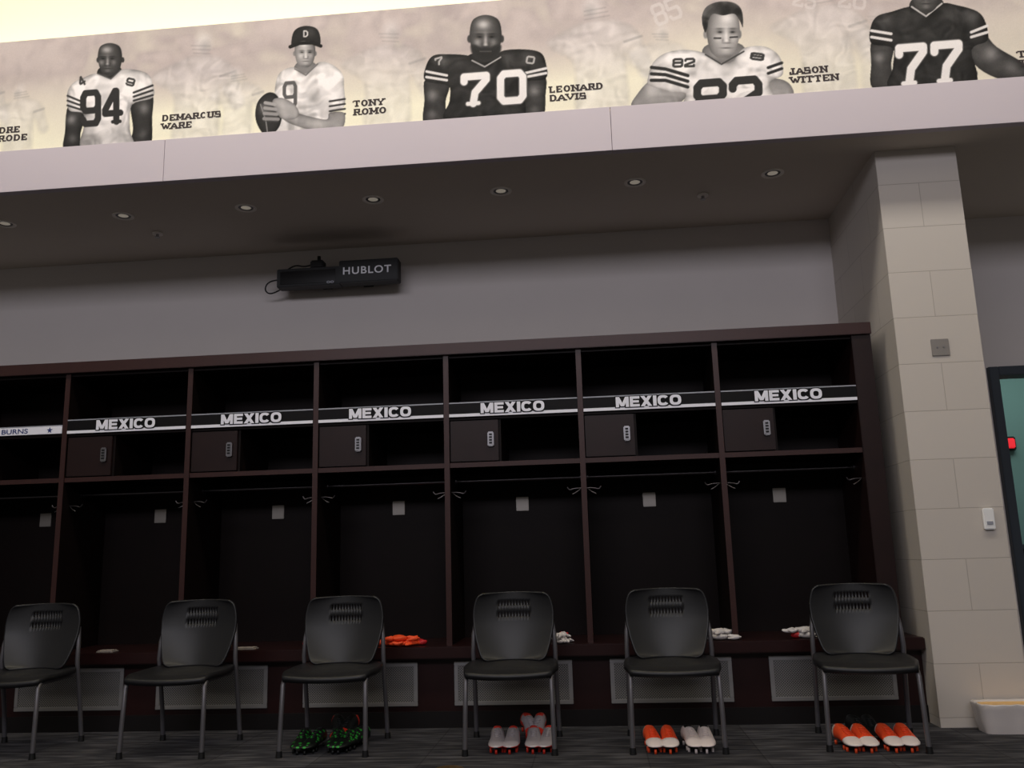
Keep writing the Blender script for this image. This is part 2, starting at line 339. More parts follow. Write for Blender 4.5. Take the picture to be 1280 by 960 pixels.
# ---------------------------------------------------------------- poster
PX0,PX1,PZ0,PZ1=-4.4,4.8,3.958,4.815
st=.0045
nx=int((PX1-PX0)/st)+1;nz=int((PZ1-PZ0)/st)+1
xs=np.linspace(PX0,PX1,nx);zs_=np.linspace(PZ0,PZ1,nz)
GX,GZ=np.meshgrid(xs,zs_)
def noise2(sx,sz,seed,wx=None,wz=None):
    gx=GX if wx is None else np.clip(GX+wx,PX0,PX1);gz=GZ if wz is None else np.clip(GZ+wz,PZ0,PZ1)
    r=np.random.default_rng(seed);nxg=int((PX1-PX0)/sx)+3;nzg=int((PZ1-PZ0)/sz)+3;g=r.random((nzg,nxg))
    u=(gx-PX0)/sx;v=(gz-PZ0)/sz;i=u.astype(int);j=v.astype(int);fu=u-i;fv=v-j;fu=fu*fu*(3-2*fu);fv=fv*fv*(3-2*fv)
    return (g[j,i]*(1-fu)+g[j,i+1]*fu)*(1-fv)+(g[j+1,i]*(1-fu)+g[j+1,i+1]*fu)*fv
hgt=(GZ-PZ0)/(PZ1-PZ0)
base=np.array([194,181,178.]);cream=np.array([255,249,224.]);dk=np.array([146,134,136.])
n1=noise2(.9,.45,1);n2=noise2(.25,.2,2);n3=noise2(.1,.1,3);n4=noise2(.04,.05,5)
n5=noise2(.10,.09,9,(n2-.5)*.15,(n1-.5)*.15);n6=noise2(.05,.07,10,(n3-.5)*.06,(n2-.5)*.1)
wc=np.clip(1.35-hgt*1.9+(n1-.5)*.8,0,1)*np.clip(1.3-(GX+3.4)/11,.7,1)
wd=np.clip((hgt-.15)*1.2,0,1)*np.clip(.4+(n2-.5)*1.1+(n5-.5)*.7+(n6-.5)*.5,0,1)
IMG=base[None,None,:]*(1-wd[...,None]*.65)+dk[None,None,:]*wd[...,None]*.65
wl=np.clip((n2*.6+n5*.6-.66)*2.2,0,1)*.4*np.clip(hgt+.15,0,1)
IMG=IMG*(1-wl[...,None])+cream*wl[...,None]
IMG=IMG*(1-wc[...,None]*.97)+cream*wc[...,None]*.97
warm=np.array([1.0,.975,.972])
fold=noise2(.035,.09,21,(n3-.5)*.12,(n4-.5)*.05)-.5
fold2=noise2(.09,.03,22,(n4-.5)*.06,(n3-.5)*.1)-.5
class Fig:
    def __init__(s,apx,apy,ax,k,k2,m,sl=.078): s.a=(apx,apy,ax,k,k2,m,sl)
    def setup(s,x0,x1):
        apx,apy,ax,k,k2,m,sl=s.a
        s.i0=max(0,int((x0-PX0)/st));s.i1=min(nx,int((x1-PX0)/st)+1)
        gx=GX[:,s.i0:s.i1];gz=GZ[:,s.i0:s.i1]
        A=(gx-ax)/k;Bz=-(gz-3.958)/k2
        dy=(Bz-sl*A)/(1+sl*m);dx=A+m*dy
        s.U=apx+dx;s.V=apy+dy
        s.F=fold[:,s.i0:s.i1]+fold2[:,s.i0:s.i1]
        return s
    def blend(s,a,g):
        v=IMG[:,s.i0:s.i1];a=np.clip(a,0,1)[...,None]
        col=np.asarray(g,float)
        if col.ndim==0: col=col*warm
        elif col.ndim==2: col=col[...,None]*warm
        v[:]=v*(1-a)+col*a
    def sdf(s,pts,closed=True):
        P=np.array(pts,float);n=len(P);d=np.full(s.U.shape,1e9);ins=np.zeros(s.U.shape,bool)
        for i in range(n if closed else n-1):
            a=P[i];b=P[(i+1)%n];e=b-a;w0=s.U-a[0];w1=s.V-a[1]
            t=np.clip((w0*e[0]+w1*e[1])/max(e@e,1e-9),0,1)
            d=np.minimum(d,np.hypot(w0-t*e[0],w1-t*e[1]))
            if closed:
                c=((a[1]>s.V)!=(b[1]>s.V))&(s.U<(b[0]-a[0])*(s.V-a[1])/((b[1]-a[1]) if b[1]!=a[1] else 1e-9)+a[0]);ins^=c
        return np.where(ins,-d,d) if closed else d
    def smooth(s,pts,n=5):
        P=np.array(pts,float);o=[];N=len(P)
        for i in range(N):
            p0,p1,p2,p3=P[i-1],P[i],P[(i+1)%N],P[(i+2)%N]
            for t in np.linspace(0,1,n,endpoint=False):
                o.append(.5*((2*p1)+(-p0+p2)*t+(2*p0-5*p1+4*p2-p3)*t*t+(-p0+3*p1-3*p2+p3)*t**3))
        return o
    def poly(s,pts,g,edge=0,ew=5,sm=True,soft=.7,alpha=1,light=None,folds=0):
        d=s.sdf(s.smooth(pts) if sm else pts)
        col=np.full(s.U.shape,float(g))
        if edge: col=col+edge*np.exp(-np.clip(-d,0,99)/ew)
        if light:
            for (lx,ly,lr,lg) in light: col=col+lg*np.exp(-((s.U-lx)**2+(s.V-ly)**2)/lr**2)
        if folds: col=col+folds*s.F
        s.blend(alpha*np.clip(.5-d/soft,0,1),np.clip(col,8,252))
    def ell(s,cx,cy,rx,ry,g,soft=.35,alpha=1,rot=0):
        c,n=cos(rot),sin(rot);u=((s.U-cx)*c+(s.V-cy)*n)/rx;v=(-(s.U-cx)*n+(s.V-cy)*c)/ry
        s.blend(alpha*np.clip((1-np.hypot(u,v))/soft,0,1),g)
    def line(s,pts,w,g,alpha=1,soft=.8):
        d=s.sdf(pts,False);s.blend(alpha*np.clip((w/2-d)/soft+.5,0,1),g)
    def digits(s,txt,x,y,w,h,gap,sw,g,sl=.078,rot=0,outline=None,alpha=1):
        DG={'0':[(.15,0),(.85,0),(1,.15),(1,.85),(.85,1),(.15,1),(0,.85),(0,.15),(.15,0)],
        'D':[(0,0),(.6,0),(1,.25),(1,.75),(.6,1),(0,1),(0,0)],
        '5':[(1,0),(0,0),(0,.45),(.85,.45),(1,.6),(1,.85),(.85,1),(.15,1),(0,.85)],
        '7':[(0,.18),(0,0),(1,0),(1,.15),(.5,.6),(.42,1)],
        '9':[(1,.45),(.85,.58),(.15,.58),(0,.45),(0,.15),(.15,0),(.85,0),(1,.15),(1,.85),(.85,1),(.15,1),(0,.85)],
        '4':[(1,.72),(0,.72),(0,.6),(.66,0),(.74,0),(.74,1)],
        '8':[(.15,.47),(0,.35),(0,.12),(.15,0),(.85,0),(1,.12),(1,.35),(.85,.47),(.15,.47),(0,.6),(0,.87),(.15,1),(.85,1),(1,.87),(1,.6),(.85,.47)],
        '2':[(0,.22),(0,.12),(.15,0),(.85,0),(1,.15),(1,.38),(0,.82),(0,1),(1,1),(1,.85)]}
        for pas in ((1,0) if outline is not None else (0,)):
            for i,ch in enumerate(txt):
                P=[]
                for a,b in DG[ch]:
                    px=a*w+i*(w+gap);py=b*h;P.append((x+px*cos(rot)-py*sin(rot),y-sl*px+px*sin(rot)+py*cos(rot)))
                s.line(P,sw+(2.4 if pas else 0),outline if pas else g,alpha)
                if ch in '74' and h>25:
                    f=P[-1];s.line([(f[0]-w*.24,f[1]+w*.02),(f[0]+w*.24,f[1]-w*.02)],sw*.55+(2.4 if pas else 0),outline if pas else g,alpha)
def head(F,cx,cy,rx,ry,skin,hi,look=0,side=1):
    F.ell(cx-rx*.98-look*.2,cy+ry*.05,rx*.17,ry*.2,skin*.8);F.ell(cx+rx*.98-look*.2,cy+ry*.05,rx*.17,ry*.2,skin*.7)
    s=[(cx-rx*.97,cy-ry*.25),(cx-rx*.75,cy-ry*.8),(cx,cy-ry),(cx+rx*.75,cy-ry*.8),(cx+rx*.97,cy-ry*.25),(cx+rx*.9,cy+ry*.3),(cx+rx*.64,cy+ry*.78),(cx+look*.5,cy+ry*1.03),(cx-rx*.64,cy+ry*.78),(cx-rx*.9,cy+ry*.3)]
    d=F.sdf(F.smooth(s));u=(F.U-cx)/rx;v=(F.V-cy)/ry
    nrm=np.sqrt(np.clip(1-(u*.97)**2-(v*.8)**2,0.02,1))
    col=skin*(.45+.62*nrm)-skin*.22*np.clip(u*side,0,1)
    def bl(a,b,ra,rb,amt):
        nonlocal col;col=col+amt*np.exp(-((u-a)/ra)**2-((v-b)/rb)**2)
    l=look/rx
    bl(-.15*side+l*.6,-.58,.4,.2,hi);bl(-.2+l,-.22,.5,.06,hi*.2)
    bl(l,.12,.1,.26,hi*.75);bl(l*1.2,.3,.14,.06,hi*.5)
    bl(-.5+l,.2,.2,.16,hi*.6);bl(.5+l,.2,.18,.16,hi*.4)
    bl(l,.72,.22,.09,hi*.35);bl(-.03+l,.53,.24,.03,hi*.2)
    for q_ in(-1,1):
        bl(q_*.37+l,-.05,.24,.1,-skin*.38);bl(q_*.36+l,-.17,.25,.035,-skin*.35);bl(q_*.36+l,-.03,.12,.035,-skin*.45)
        bl(q_*.2+l,.28,.07,.09,-skin*.25)
    bl(l*1.2,.385,.22,.03,-skin*.4);bl(l,.575,.3,.03,-skin*.45);bl(l,.64,.2,.03,skin*.12);bl(l,.9,.5,.1,-skin*.2)
    F.blend(np.clip(.5-d/.8,0,1),np.clip(col,10,245))
gi=0
for cx_,sc_,al in((-3.9,1,.34),(-3.35,1.2,.34),(-2.95,.8,.34),(-1.65,1.25,.42),(-1.35,.8,.34),(-.3,1.2,.34),(1.15,1.3,.42),(1.55,.9,.34),(2.62,1.25,.38),(2.95,.9,.25),(4.3,1.1,.34)):
    G=Fig(0,0,cx_,.0055,.0060,0,0).setup(cx_-.7,cx_+.7);s=sc_;gi+=1;sw=(-1)**gi
    G.ell(sw*4*s,-96*s,13*s,15*s,228,alpha=al,soft=.7);G.ell(sw*7*s,-92*s,8*s,9*s,135,alpha=al*.8,soft=.8)
    G.poly([(-32*s,-74*s),(-10*s,-82*s),(12*s,-82*s),(34*s,-72*s),(44*s,-50*s),(50*s,-30*s),(38*s,-26*s),(24*s,-48*s),(22*s,8),(-22*s,8),(-24*s,-42*s),(-44*s,-58*s),(-48*s,-66*s)],225,alpha=al,soft=6,edge=-50,ew=6,folds=50)
    for q_ in range(3): G.line([(sw*-8*s+q_*2,(-94+q_*4)*s),(sw*12*s,(-92+q_*4)*s)],1.4,130,al*.9,2)
    G.line([(24*s,-60*s),(40*s,-64*s)],3,135,al,2)
G=Fig(0,0,1.62,.0055,.006,0,0).setup(1.1,2.3);G.digits('85',-20,-118,13,24,5,4,225,0,-.3,alpha=.4)
G=Fig(0,0,2.55,.0055,.006,0,0).setup(2.1,3.0);G.digits('25',-14,-124,10,18,4,3.2,225,0,.3,alpha=.35);G.digits('28',38,-122,12,22,5,3.6,225,0,.2,alpha=.35)
# --- player 94
F=Fig(135,178,-2.275,.00585,.00622,-.067).setup(-2.85,-1.75)
F.poly([(84,132),(103,136),(104,150),(100,165),(98,184),(79,184),(80,165)],52,edge=-25,ew=4,light=[(88,148,6,75),(90,172,5,40)],folds=12)
F.poly([(164,125),(190,118),(190,145),(187,182),(162,182),(166,160)],52,edge=-25,ew=4,light=[(180,135,7,65),(178,165,6,35)],folds=12)
F.poly([(124,84),(148,82),(152,94),(138,102),(122,96)],42,edge=-15,light=[(132,92,4,30)])
F.poly([(120,91),(104,96),(90,103),(83,114),(83,130),(87,138),(103,141),(104,158),(103,184),(164,184),(162,160),(165,130),(191,121),(191,103),(184,91),(166,86),(150,87),(138,97)],240,edge=-80,ew=3.5,light=[(100,112,10,20),(150,105,14,20),(112,172,14,-70),(150,168,14,-50),(106,140,5,-50),(163,132,5,-50)],folds=45)
F.line([(121,91),(138,98),(150,87)],1.6,80)
head(F,137,73,16,20.5,70,95,-3)
for i in range(3):
    F.line([(83,119+i*6),(103,127+i*5)],2.6,55);F.line([(167,115+i*5),(191,106+i*6)],2.6,55)
F.digits('94',103,116,19,38,9,8,46)
F.digits('4',96,98,6,10,3,2.6,60,rot=-.5);F.digits('9',160,97,9,8,3,2.6,60,rot=.3)
# --- player 9 with ball
F=Fig(380,160.4,-.876,.00562,.00612,-.017).setup(-1.35,-.45)
F.poly([(372,78),(392,78),(398,92),(382,98),(366,92)],135,edge=-30)
F.poly([(366,84),(350,90),(344,104),(343,125),(345,150),(350,168),(414,168),(414,140),(430,132),(430,108),(428,92),(414,80),(398,78),(382,92)],243,edge=-75,ew=3.5,light=[(365,110,8,-40),(392,125,10,-45),(405,100,10,12),(380,155,16,-60)],folds=60)
F.line([(368,86),(382,94),(397,80)],1.6,110)
head(F,381,66,13.5,18.5,165,55,1)
F.poly([(364,58),(365,43),(371,35),(383,32),(395,35),(400,44),(400,56),(390,52),(374,52)],36,edge=-10,light=[(388,40,6,25)])
F.line([(362,58.5),(374,54),(390,53.5),(401,57.5)],4.4,22);F.digits('D',379.5,38.5,4.6,7,0,1.6,205,0)
F.digits('9',355,104,14,30,5,4.5,95)
for i in range(4): F.line([(412,126+i*6),(431,123+i*6)],2.4,60)
F.poly([(430,140),(428,158),(410,163),(385,160),(360,152),(352,144),(360,138),(385,144),(408,148),(412,140)],172,edge=-60,ew=3,folds=20,light=[(400,153,8,25)])
F.poly([(321,128),(333,116),(345,118),(352,134),(350,155),(339,167),(328,165),(319,148)],54,edge=-25,light=[(330,135,7,60)])
F.line([(325,130),(332,150),(334,163)],1.3,150)
F.poly([(340,126),(352,122),(368,130),(374,142),(366,148),(350,146)],182,edge=-60,ew=2.5,folds=20)
for i in range(4): F.line([(343+i*1.5,130+i*6),(331-i*.5,128+i*6.5)],4,172-i*8);F.line([(343+i*1.5,133+i*6),(331-i*.5,131+i*6.5)],1,90,.7)
# --- player 70
F=Fig(606,144,.365,.00539,.00587,.028).setup(-.2,.95)
F.poly([(531,98),(560,104),(557,125),(555,152),(530,153),(530,125)],60,edge=-30,ew=5,light=[(540,118,7,60),(540,142,6,35)],folds=12)
F.poly([(652,100),(681,94),(682,118),(678,144),(652,146),(655,125)],60,edge=-30,ew=5,light=[(668,113,7,60),(668,136,6,35)],folds=12)
F.poly([(588,66),(626,64),(632,76),(606,84),(584,78)],40,edge=-10)
F.poly([(586,68),(560,66),(540,68),(531,82),(531,100),(560,106),(562,125),(560,150),(652,146),(652,104),(682,97),(683,78),(676,64),(655,60),(628,62),(618,74),(596,76)],40,edge=-20,ew=4,light=[(552,74,9,40),(660,70,9,40),(575,74,10,18),(636,70,10,18),(606,92,12,18)],folds=20)
F.line([(590,74),(606,82),(626,70)],1.8,170)
head(F,607,45,21,29.5,84,105,0)
F.poly([(588,56),(593,54),(600,57),(607,56.5),(614,57),(622,54),(627,56),(623,69),(607,76),(592,69)],34,edge=12,soft=3);F.line([(600,62.5),(614,62.5)],1.4,85,.8)
for i in range(2):
    F.line([(532,88+i*7),(558,93+i*6)],3.2,225);F.line([(657,90+i*5),(683,84+i*6)],3.2,225)
F.digits('7',543,72,8,8,3,2.2,180,rot=-.2);F.digits('0',660,69,9,8,3,2.2,180,rot=.2)
F.digits('70',580,95,28,34,18,9,242,outline=90)
# --- player 82
F=Fig(900,122.6,1.916,.00516,.00583,.084).setup(1.3,2.45)
F.poly([(818,98),(850,108),(858,120),(838,132),(792,134),(796,118)],165,edge=-50,ew=5,light=[(815,112,9,40)],folds=20)
F.poly([(955,100),(975,98),(988,106),(988,120),(950,124)],165,edge=-50,folds=20)
F.poly([(884,56),(924,54),(932,70),(908,84),(880,72)],130,edge=-35,light=[(895,66,6,35)])
F.poly([(880,66),(856,62),(832,66),(816,78),(810,96),(812,106),(838,114),(858,116),(862,132),(958,126),(962,102),(978,92),(974,70),(956,58),(930,60),(916,76),(900,78)],241,edge=-80,ew=3.5,light=[(866,92,8,-55),(948,90,8,-45),(905,98,10,-25),(850,72,12,12),(945,68,10,12)],folds=50)
F.line([(882,68),(902,80),(930,64)],2,70)
head(F,904,41,21.5,32.5,176,50,4,-1)
F.poly([(881,40),(877,24),(881,10),(892,3),(906,1),(920,4),(928,14),(929,34),(925,26),(918,17),(904,19),(892,17),(886,24),(884,36)],46,edge=25,ew=2,folds=45)
F.line([(913,46.5),(922,46)],2.2,60);F.line([(893,47.5),(901,47.5)],2.2,60)
for i in range(3): F.line([(814,84+i*8),(832,86+i*7),(860,94+i*7)],4.2,45)
for i in range(2): F.line([(960,84+i*7),(977,78+i*7)],3.6,45)
F.digits('82',842,74,11,9,4,3,60,rot=.05);F.digits('8',940,66,15,7,4,3,60,rot=.2)
F.digits('82',872,104,32,42,12,10,48)
# --- player 77
F=Fig(1155,104,3.206,.00495,.0057,.126).setup(2.8,4.1)
F.poly([(1090,52),(1116,56),(1114,80),(1116,108),(1090,108),(1089,80)],70,edge=-30,ew=5,light=[(1099,72,7,55)],folds=12)
F.poly([(1208,48),(1228,40),(1245,58),(1280,80),(1282,96),(1250,98),(1218,80)],76,edge=-30,ew=5,light=[(1238,66,9,60),(1262,84,8,30)],folds=12)
F.poly([(1142,-2),(1174,-4),(1180,12),(1158,20),(1138,14)],46)
F.poly([(1140,8),(1115,14),(1096,20),(1088,34),(1089,54),(1116,60),(1116,85),(1116,110),(1215,106),(1214,62),(1234,50),(1232,28),(1222,14),(1196,6),(1178,4),(1160,18)],40,edge=-18,ew=4,light=[(1108,26,9,42),(1214,20,10,40),(1130,24,10,18),(1190,18,10,18),(1160,45,12,15)],folds=20)
F.line([(1140,8),(1158,20),(1178,4)],2,190)
head(F,1158,-12,19,28,78,90,0)
for i in range(2):
    F.line([(1089,38+i*8),(1114,42+i*8)],3.4,225);F.line([(1214,40+i*6),(1234,32+i*8)],3.4,225)
F.digits('77',1124,60,30,44,14,10,242,outline=80)
IMG+=(rng.random(IMG.shape[:2])-.5)[...,None]*7
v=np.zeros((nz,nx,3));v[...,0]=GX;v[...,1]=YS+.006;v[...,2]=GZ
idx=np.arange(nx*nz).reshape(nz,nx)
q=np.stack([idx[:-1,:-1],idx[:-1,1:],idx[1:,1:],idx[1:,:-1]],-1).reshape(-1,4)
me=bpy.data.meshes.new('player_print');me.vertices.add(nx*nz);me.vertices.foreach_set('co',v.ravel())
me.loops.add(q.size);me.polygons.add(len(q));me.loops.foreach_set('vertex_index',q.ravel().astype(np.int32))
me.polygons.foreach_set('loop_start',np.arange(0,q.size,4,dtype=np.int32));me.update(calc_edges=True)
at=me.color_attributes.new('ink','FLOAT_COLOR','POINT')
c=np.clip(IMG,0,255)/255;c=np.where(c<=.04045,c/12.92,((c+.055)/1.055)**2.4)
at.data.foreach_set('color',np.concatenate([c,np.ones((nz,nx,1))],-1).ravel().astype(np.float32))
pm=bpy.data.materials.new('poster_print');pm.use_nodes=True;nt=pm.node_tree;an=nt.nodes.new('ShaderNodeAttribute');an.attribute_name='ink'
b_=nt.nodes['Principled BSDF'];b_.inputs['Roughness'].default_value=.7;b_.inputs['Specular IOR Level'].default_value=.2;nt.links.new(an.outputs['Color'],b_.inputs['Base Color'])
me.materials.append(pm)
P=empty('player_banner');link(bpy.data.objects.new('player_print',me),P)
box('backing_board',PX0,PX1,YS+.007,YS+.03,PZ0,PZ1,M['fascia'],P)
yb=YS+.004
for t,x,w,z in (('DEMARCUS',-1.891,.42,4.098),('WARE',-1.891,.215,4.035),('TONY',-.53,.21,4.098),('ROMO',-.53,.225,4.035),('LEONARD',.806,.355,4.092),('DAVIS',.806,.24,4.03),('JASON',2.377,.24,4.092),('WITTEN',2.377,.305,4.03),('ANDRE',-3.21,.27,4.098),('GURODE',-3.21,.33,4.035),('TORRIN',3.80,.3,4.092),('TUCKER',3.80,.33,4.03)):
    slab('caption_'+t.lower(),t,x,x+w,z,.047,yb,M['ink'],P)

# ---------------------------------------------------------------- chairs
def chair(x,y,rz):
    E=empty('stacking_chair',(x,y,0),rz)
    us=[-1,-.97,-.93,-.85,-.75,-.65,-.55,-.46]
    n=11;cw=.84/n
    sl=[]
    for i in range(n):
        a=-.42+i*cw;sl.append((a+cw*.28,a+cw*.72));us+= [a+cw*.28,a+cw*.72]
    us+=[.46,.55,.65,.75,.85,.93,.97,1]
    vs=[0,.015,.04,.08,.14,.22,.3,.4,.5,.56,.62,.70,.79,.87,.9,.93,.955,.975,.99,1]
    def hw(v): return float(np.interp(v,[0,.015,.04,.08,.14,.3,.5,.7,.8,.88,.93,.955,.975,.99,1],[.150,.172,.188,.198,.207,.226,.242,.246,.242,.234,.226,.219,.210,.199,.185]))
    V=[];Fc=[]
    for v in vs:
        for u in us:
            w=hw(v);z=.455+v*.395-.010*u*u*(v>.5)
            V.append((u*w,.40+.075*v+.02*sin(pi*v)-.06*u*u,z))
    nu=len(us)
    for j in range(len(vs)-1):
        for i in range(nu-1):
            um=(us[i]+us[i+1])/2
            hole=(vs[j],vs[j+1]) in((.62,.70),(.79,.87)) and any(a<um<b for a,b in sl)
            if not hole: Fc.append((j*nu+i,j*nu+i+1,(j+1)*nu+i+1,(j+1)*nu+i))
    o=meshobj('backrest',V,Fc,[M['chairb']],parent=E);m=o.modifiers.new('s','SOLIDIFY');m.thickness=.012;m.offset=0
    V=[];Fc=[];N=20
    for j in range(N+1):
        t=-1+2*j/N
        for i in range(N+1):
            s=-1+2*i/N
            a=s*sqrt(max(0,1-.5*t*t*.42));b=t*sqrt(max(0,1-.5*s*s*.42))
            z=.450-.012*(1-a*a)*(1-b*b)-.03*max(0,-b-.55)**1.5/.3+.012*max(0,b)
            V.append((a*.268,.205+b*.235,z))
    for j in range(N):
        for i in range(N):
            k=j*(N+1)+i;Fc.append((k,k+1,k+N+2,k+N+1))
    o=meshobj('seat',V,Fc,[M['chairb']],parent=E);m=o.modifiers.new('s','SOLIDIFY');m.thickness=.03;m.offset=-1
    for s,nm in((-1,'left'),(1,'right')):
        tube('front_leg_'+nm,[(s*.245,-.005,.02),(s*.242,.005,.2),(s*.238,.015,.38),(s*.236,.03,.406),(s*.234,.07,.412),(s*.234,.38,.415)],.0135,M['tube'],E)
        tube('rear_leg_'+nm,[(s*.25,.50,.02),(s*.247,.47,.2),(s*.246,.42,.42),(s*.247,.402,.5),(s*.243,.41,.6),(s*.228,.43,.70)],.0135,M['tube'],E)
        cyl('front_foot_'+nm,(s*.245,-.005,.0175),.019,.035,M['black'],E,r2=.016);cyl('rear_foot_'+nm,(s*.25,.50,.0175),.019,.035,M['black'],E,r2=.016)
        tube('back_bracket_'+nm,[(s*.24,.41,.6),(s*.2,.425,.62)],.01,M['tube'],E)
    tube('cross_rail',[(-.234,.1,.405),(.234,.1,.405)],.009,M['tube'],E);tube('cross_rail_back',[(-.24,.40,.42),(.24,.40,.42)],.009,M['tube'],E)
for x,rz in((-2.53,.03),(-1.52,-.02),(-.585,.0),(.46,0),(1.37,-.02),(2.405,-.13)): chair(x,5.045,rz)

# ---------------------------------------------------------------- cleats
def shoe(parent,nm,x,y,rz,upper,toe,sole,tilt=0,z=0,L=.285,lowt=-.55,inner=None,roll=0):
    sec=[(0,.026,.03,.075),(.03,.034,.012,.088),(.12,.038,.012,.092),(.25,.038,.014,.088),(.38,.040,.014,.078),(.5,.043,.014,.066),(.65,.048,.014,.054),(.78,.049,.015,.046),(.9,.042,.017,.038),(.97,.028,.02,.032),(1,.012,.022,.028)]
    V=[];Fc=[];fm=[];n=20
    for t,w,zb,zt in sec:
        for i in range(n):
            a=2*pi*i/n;c,s_=cos(a),sin(a)
            px=w*(abs(c)**.7)*(1 if c>0 else -1)*(1-.2*max(0,s_));pz=(zb+zt)/2+(zt-zb)/2*(abs(s_)**(.6 if s_<0 else .9))*(1 if s_>0 else -1)
            V.append((px+.006*sin(t*pi),-t*L,pz+.016))
    for j in range(len(sec)-1):
        for i in range(n):
            Fc.append((j*n+i,(j+1)*n+i,(j+1)*n+(i+1)%n,j*n+(i+1)%n));am=2*pi*(i+.5)/n
            low=sin(am)<lowt
            top=sec[j+1][0]<=.25 and sin(am)>.85
            fm.append(2 if low else (3 if top else (1 if sec[j][0]>=.6 or sec[j][0]<.05 else 0)))
    Fc.append(tuple(range(n)));fm.append(1);Fc.append(tuple((len(sec)-1)*n+i for i in range(n))[::-1]);fm.append(1)
    def addbox(cx,cy,cz,dx,dy,dz,mi):
        k=len(V)
        for a in(-1,1):
            for b in(-1,1):
                for c in(-1,1): V.append((cx+a*dx,cy+b*dy,cz+c*dz))
        for f in((0,1,3,2),(4,6,7,5),(0,4,5,1),(2,3,7,6),(0,2,6,4),(1,5,7,3)): Fc.append(tuple(k+q_ for q_ in f));fm.append(mi)
    for i in range(5): addbox(.004,-(.36+i*.06)*L,.016+np.interp(.36+i*.06,[.25,.38,.5,.65],[.09,.08,.068,.056]),.018,.003,.002,4)
    for (cx_,t) in((-.022,.1),(.022,.1),(-.03,.6),(.034,.6),(-.03,.75),(.034,.75),(.0,.9)): addbox(cx_,-t*L,.011,.006,.006,.011,2)
    o=meshobj(nm,V,Fc,[upper,toe,sole,inner or M['black'],upper],fm,parent);o.location=(x,y,z);o.rotation_euler=(tilt,roll,rz)
    return o
def pair(x1,x2,y,u,t,s,r1=0,r2=0,z=0,tilt=0,**k):
    E=empty('football_cleats');shoe(E,'left_cleat',x1,y,r1,u,t,s,tilt,z,**k);shoe(E,'right_cleat',x2,y,r2,u,t,s,tilt,z,**k)
orange=mat('cleat_orange',(255,88,42),.45);wht=mat('cleat_white',(225,212,208),.45);silv=mat('cleat_silver',(172,164,168),.35,metal=.2);redc=mat('cleat_red',(215,50,32),.45)
grn=mat('cleat_green',(30,150,50),.5);blk=mat('cleat_black',(16,18,18),.5)
gb=bpy.data.materials.new('cleat_green_pattern');gb.use_nodes=True
_n=gb.node_tree;_v=_n.nodes.new('ShaderNodeTexVoronoi');_v.inputs['Scale'].default_value=38;_t=_n.nodes.new('ShaderNodeTexCoord');_n.links.new(_t.outputs['Object'],_v.inputs['Vector'])
_r=_n.nodes.new('ShaderNodeValToRGB');_r.color_ramp.interpolation='CONSTANT';_r.color_ramp.elements[0].color=(*s2l((36,150,46)),1);_r.color_ramp.elements[1].position=.34;_r.color_ramp.elements[1].color=(*s2l((14,20,16)),1)
_n.links.new(_v.outputs['Distance'],_r.inputs[0]);_n.links.new(_r.outputs[0],_n.nodes['Principled BSDF'].inputs['Base Color'])
pair(-.78,-.685,5.36,gb,gb,blk,.12,-.08);pair(-.585,-.49,5.37,gb,gb,blk,.15,-.1)
E=empty('football_cleats');shoe(E,'left_cleat',-.43,5.41,-.35,gb,gb,blk)
pair(.36,.455,5.34,silv,silv,redc,.08,0,lowt=-.1,inner=redc);pair(.57,.665,5.34,silv,silv,redc,.05,-.08,lowt=-.1,inner=redc)
pair(1.225,1.325,5.31,orange,wht,orange,.08,.0,inner=orange);pair(1.435,1.53,5.31,wht,wht,wht,.1,-.05)
pair(2.26,2.36,5.29,orange,wht,orange,.1,.02,inner=orange);pair(2.49,2.59,5.29,orange,wht,orange,.0,-.08,inner=orange)
pair(.50,.60,5.60,silv,redc,redc,.3,-.15,.03,.1,lowt=-.1,inner=redc)
pair(-.68,-.56,5.64,blk,redc,blk,.4,-.2,.03,.1)
pair(2.385,2.475,5.50,blk,blk,blk,.15,-.1,.012,.04)

# ---------------------------------------------------------------- gloves / towels on bench
def glove(parent,nm,x,y,rz,m,m2,sc_=1.,z0=B):
    bm=bmesh.new()
    def ellip(c,r,rot=0):
        g=bmesh.ops.create_icosphere(bm,subdivisions=2,radius=1)['verts']
        R_=Matrix.Rotation(rot,3,'Z')
        for v in g: v.co=R_@Vector((v.co.x*r[0],v.co.y*r[1],v.co.z*r[2]))+Vector(c)
    ellip((0,0,.02),(.045,.055,.02));ellip((0,.065,.018),(.034,.035,.018))
    for i,(dx,l,a) in enumerate(((-.033,.04,.15),(-.011,.047,.04),(.011,.044,-.05),(.033,.036,-.2))): ellip((dx*1.15,-.07-l*.4,.016+.006*(i%2)),(.011,l,.011),a)
    ellip((.055,-.02,.016),(.012,.035,.012),.7)
    for v in bm.verts: v.co.z+=.006*sin(v.co.x*90+v.co.y*60)*(v.co.z>.012)
    me=bpy.data.meshes.new(nm);bm.to_mesh(me);bm.free();me.materials.append(m);me.materials.append(m2)
    for p in me.polygons: p.use_smooth=True;p.material_index=1 if p.center.y>.05 else 0
    o=link(bpy.data.objects.new(nm,me),parent);o.location=(x,y,z0);o.rotation_euler=(0,0,rz);o.scale=(sc_,)*3
orc=mat('glove_orange',(255,84,36),.6,noise=.1);whc=mat('glove_white',(205,200,200),.7,noise=.08,nscale=60);rdc=mat('glove_red',(190,30,40),.6)
E=empty('goalkeeper_gloves');glove(E,'glove_1',-.40,5.90,1.3,orc,orc,1.1);glove(E,'glove_2',-.26,5.88,-1.2,orc,rdc,1.1);glove(E,'glove_3',-.33,5.86,1.7,orc,orc,1.0,B+.03)
E=empty('goalkeeper_gloves');glove(E,'glove_1',-.93,5.90,.8,orc,rdc)
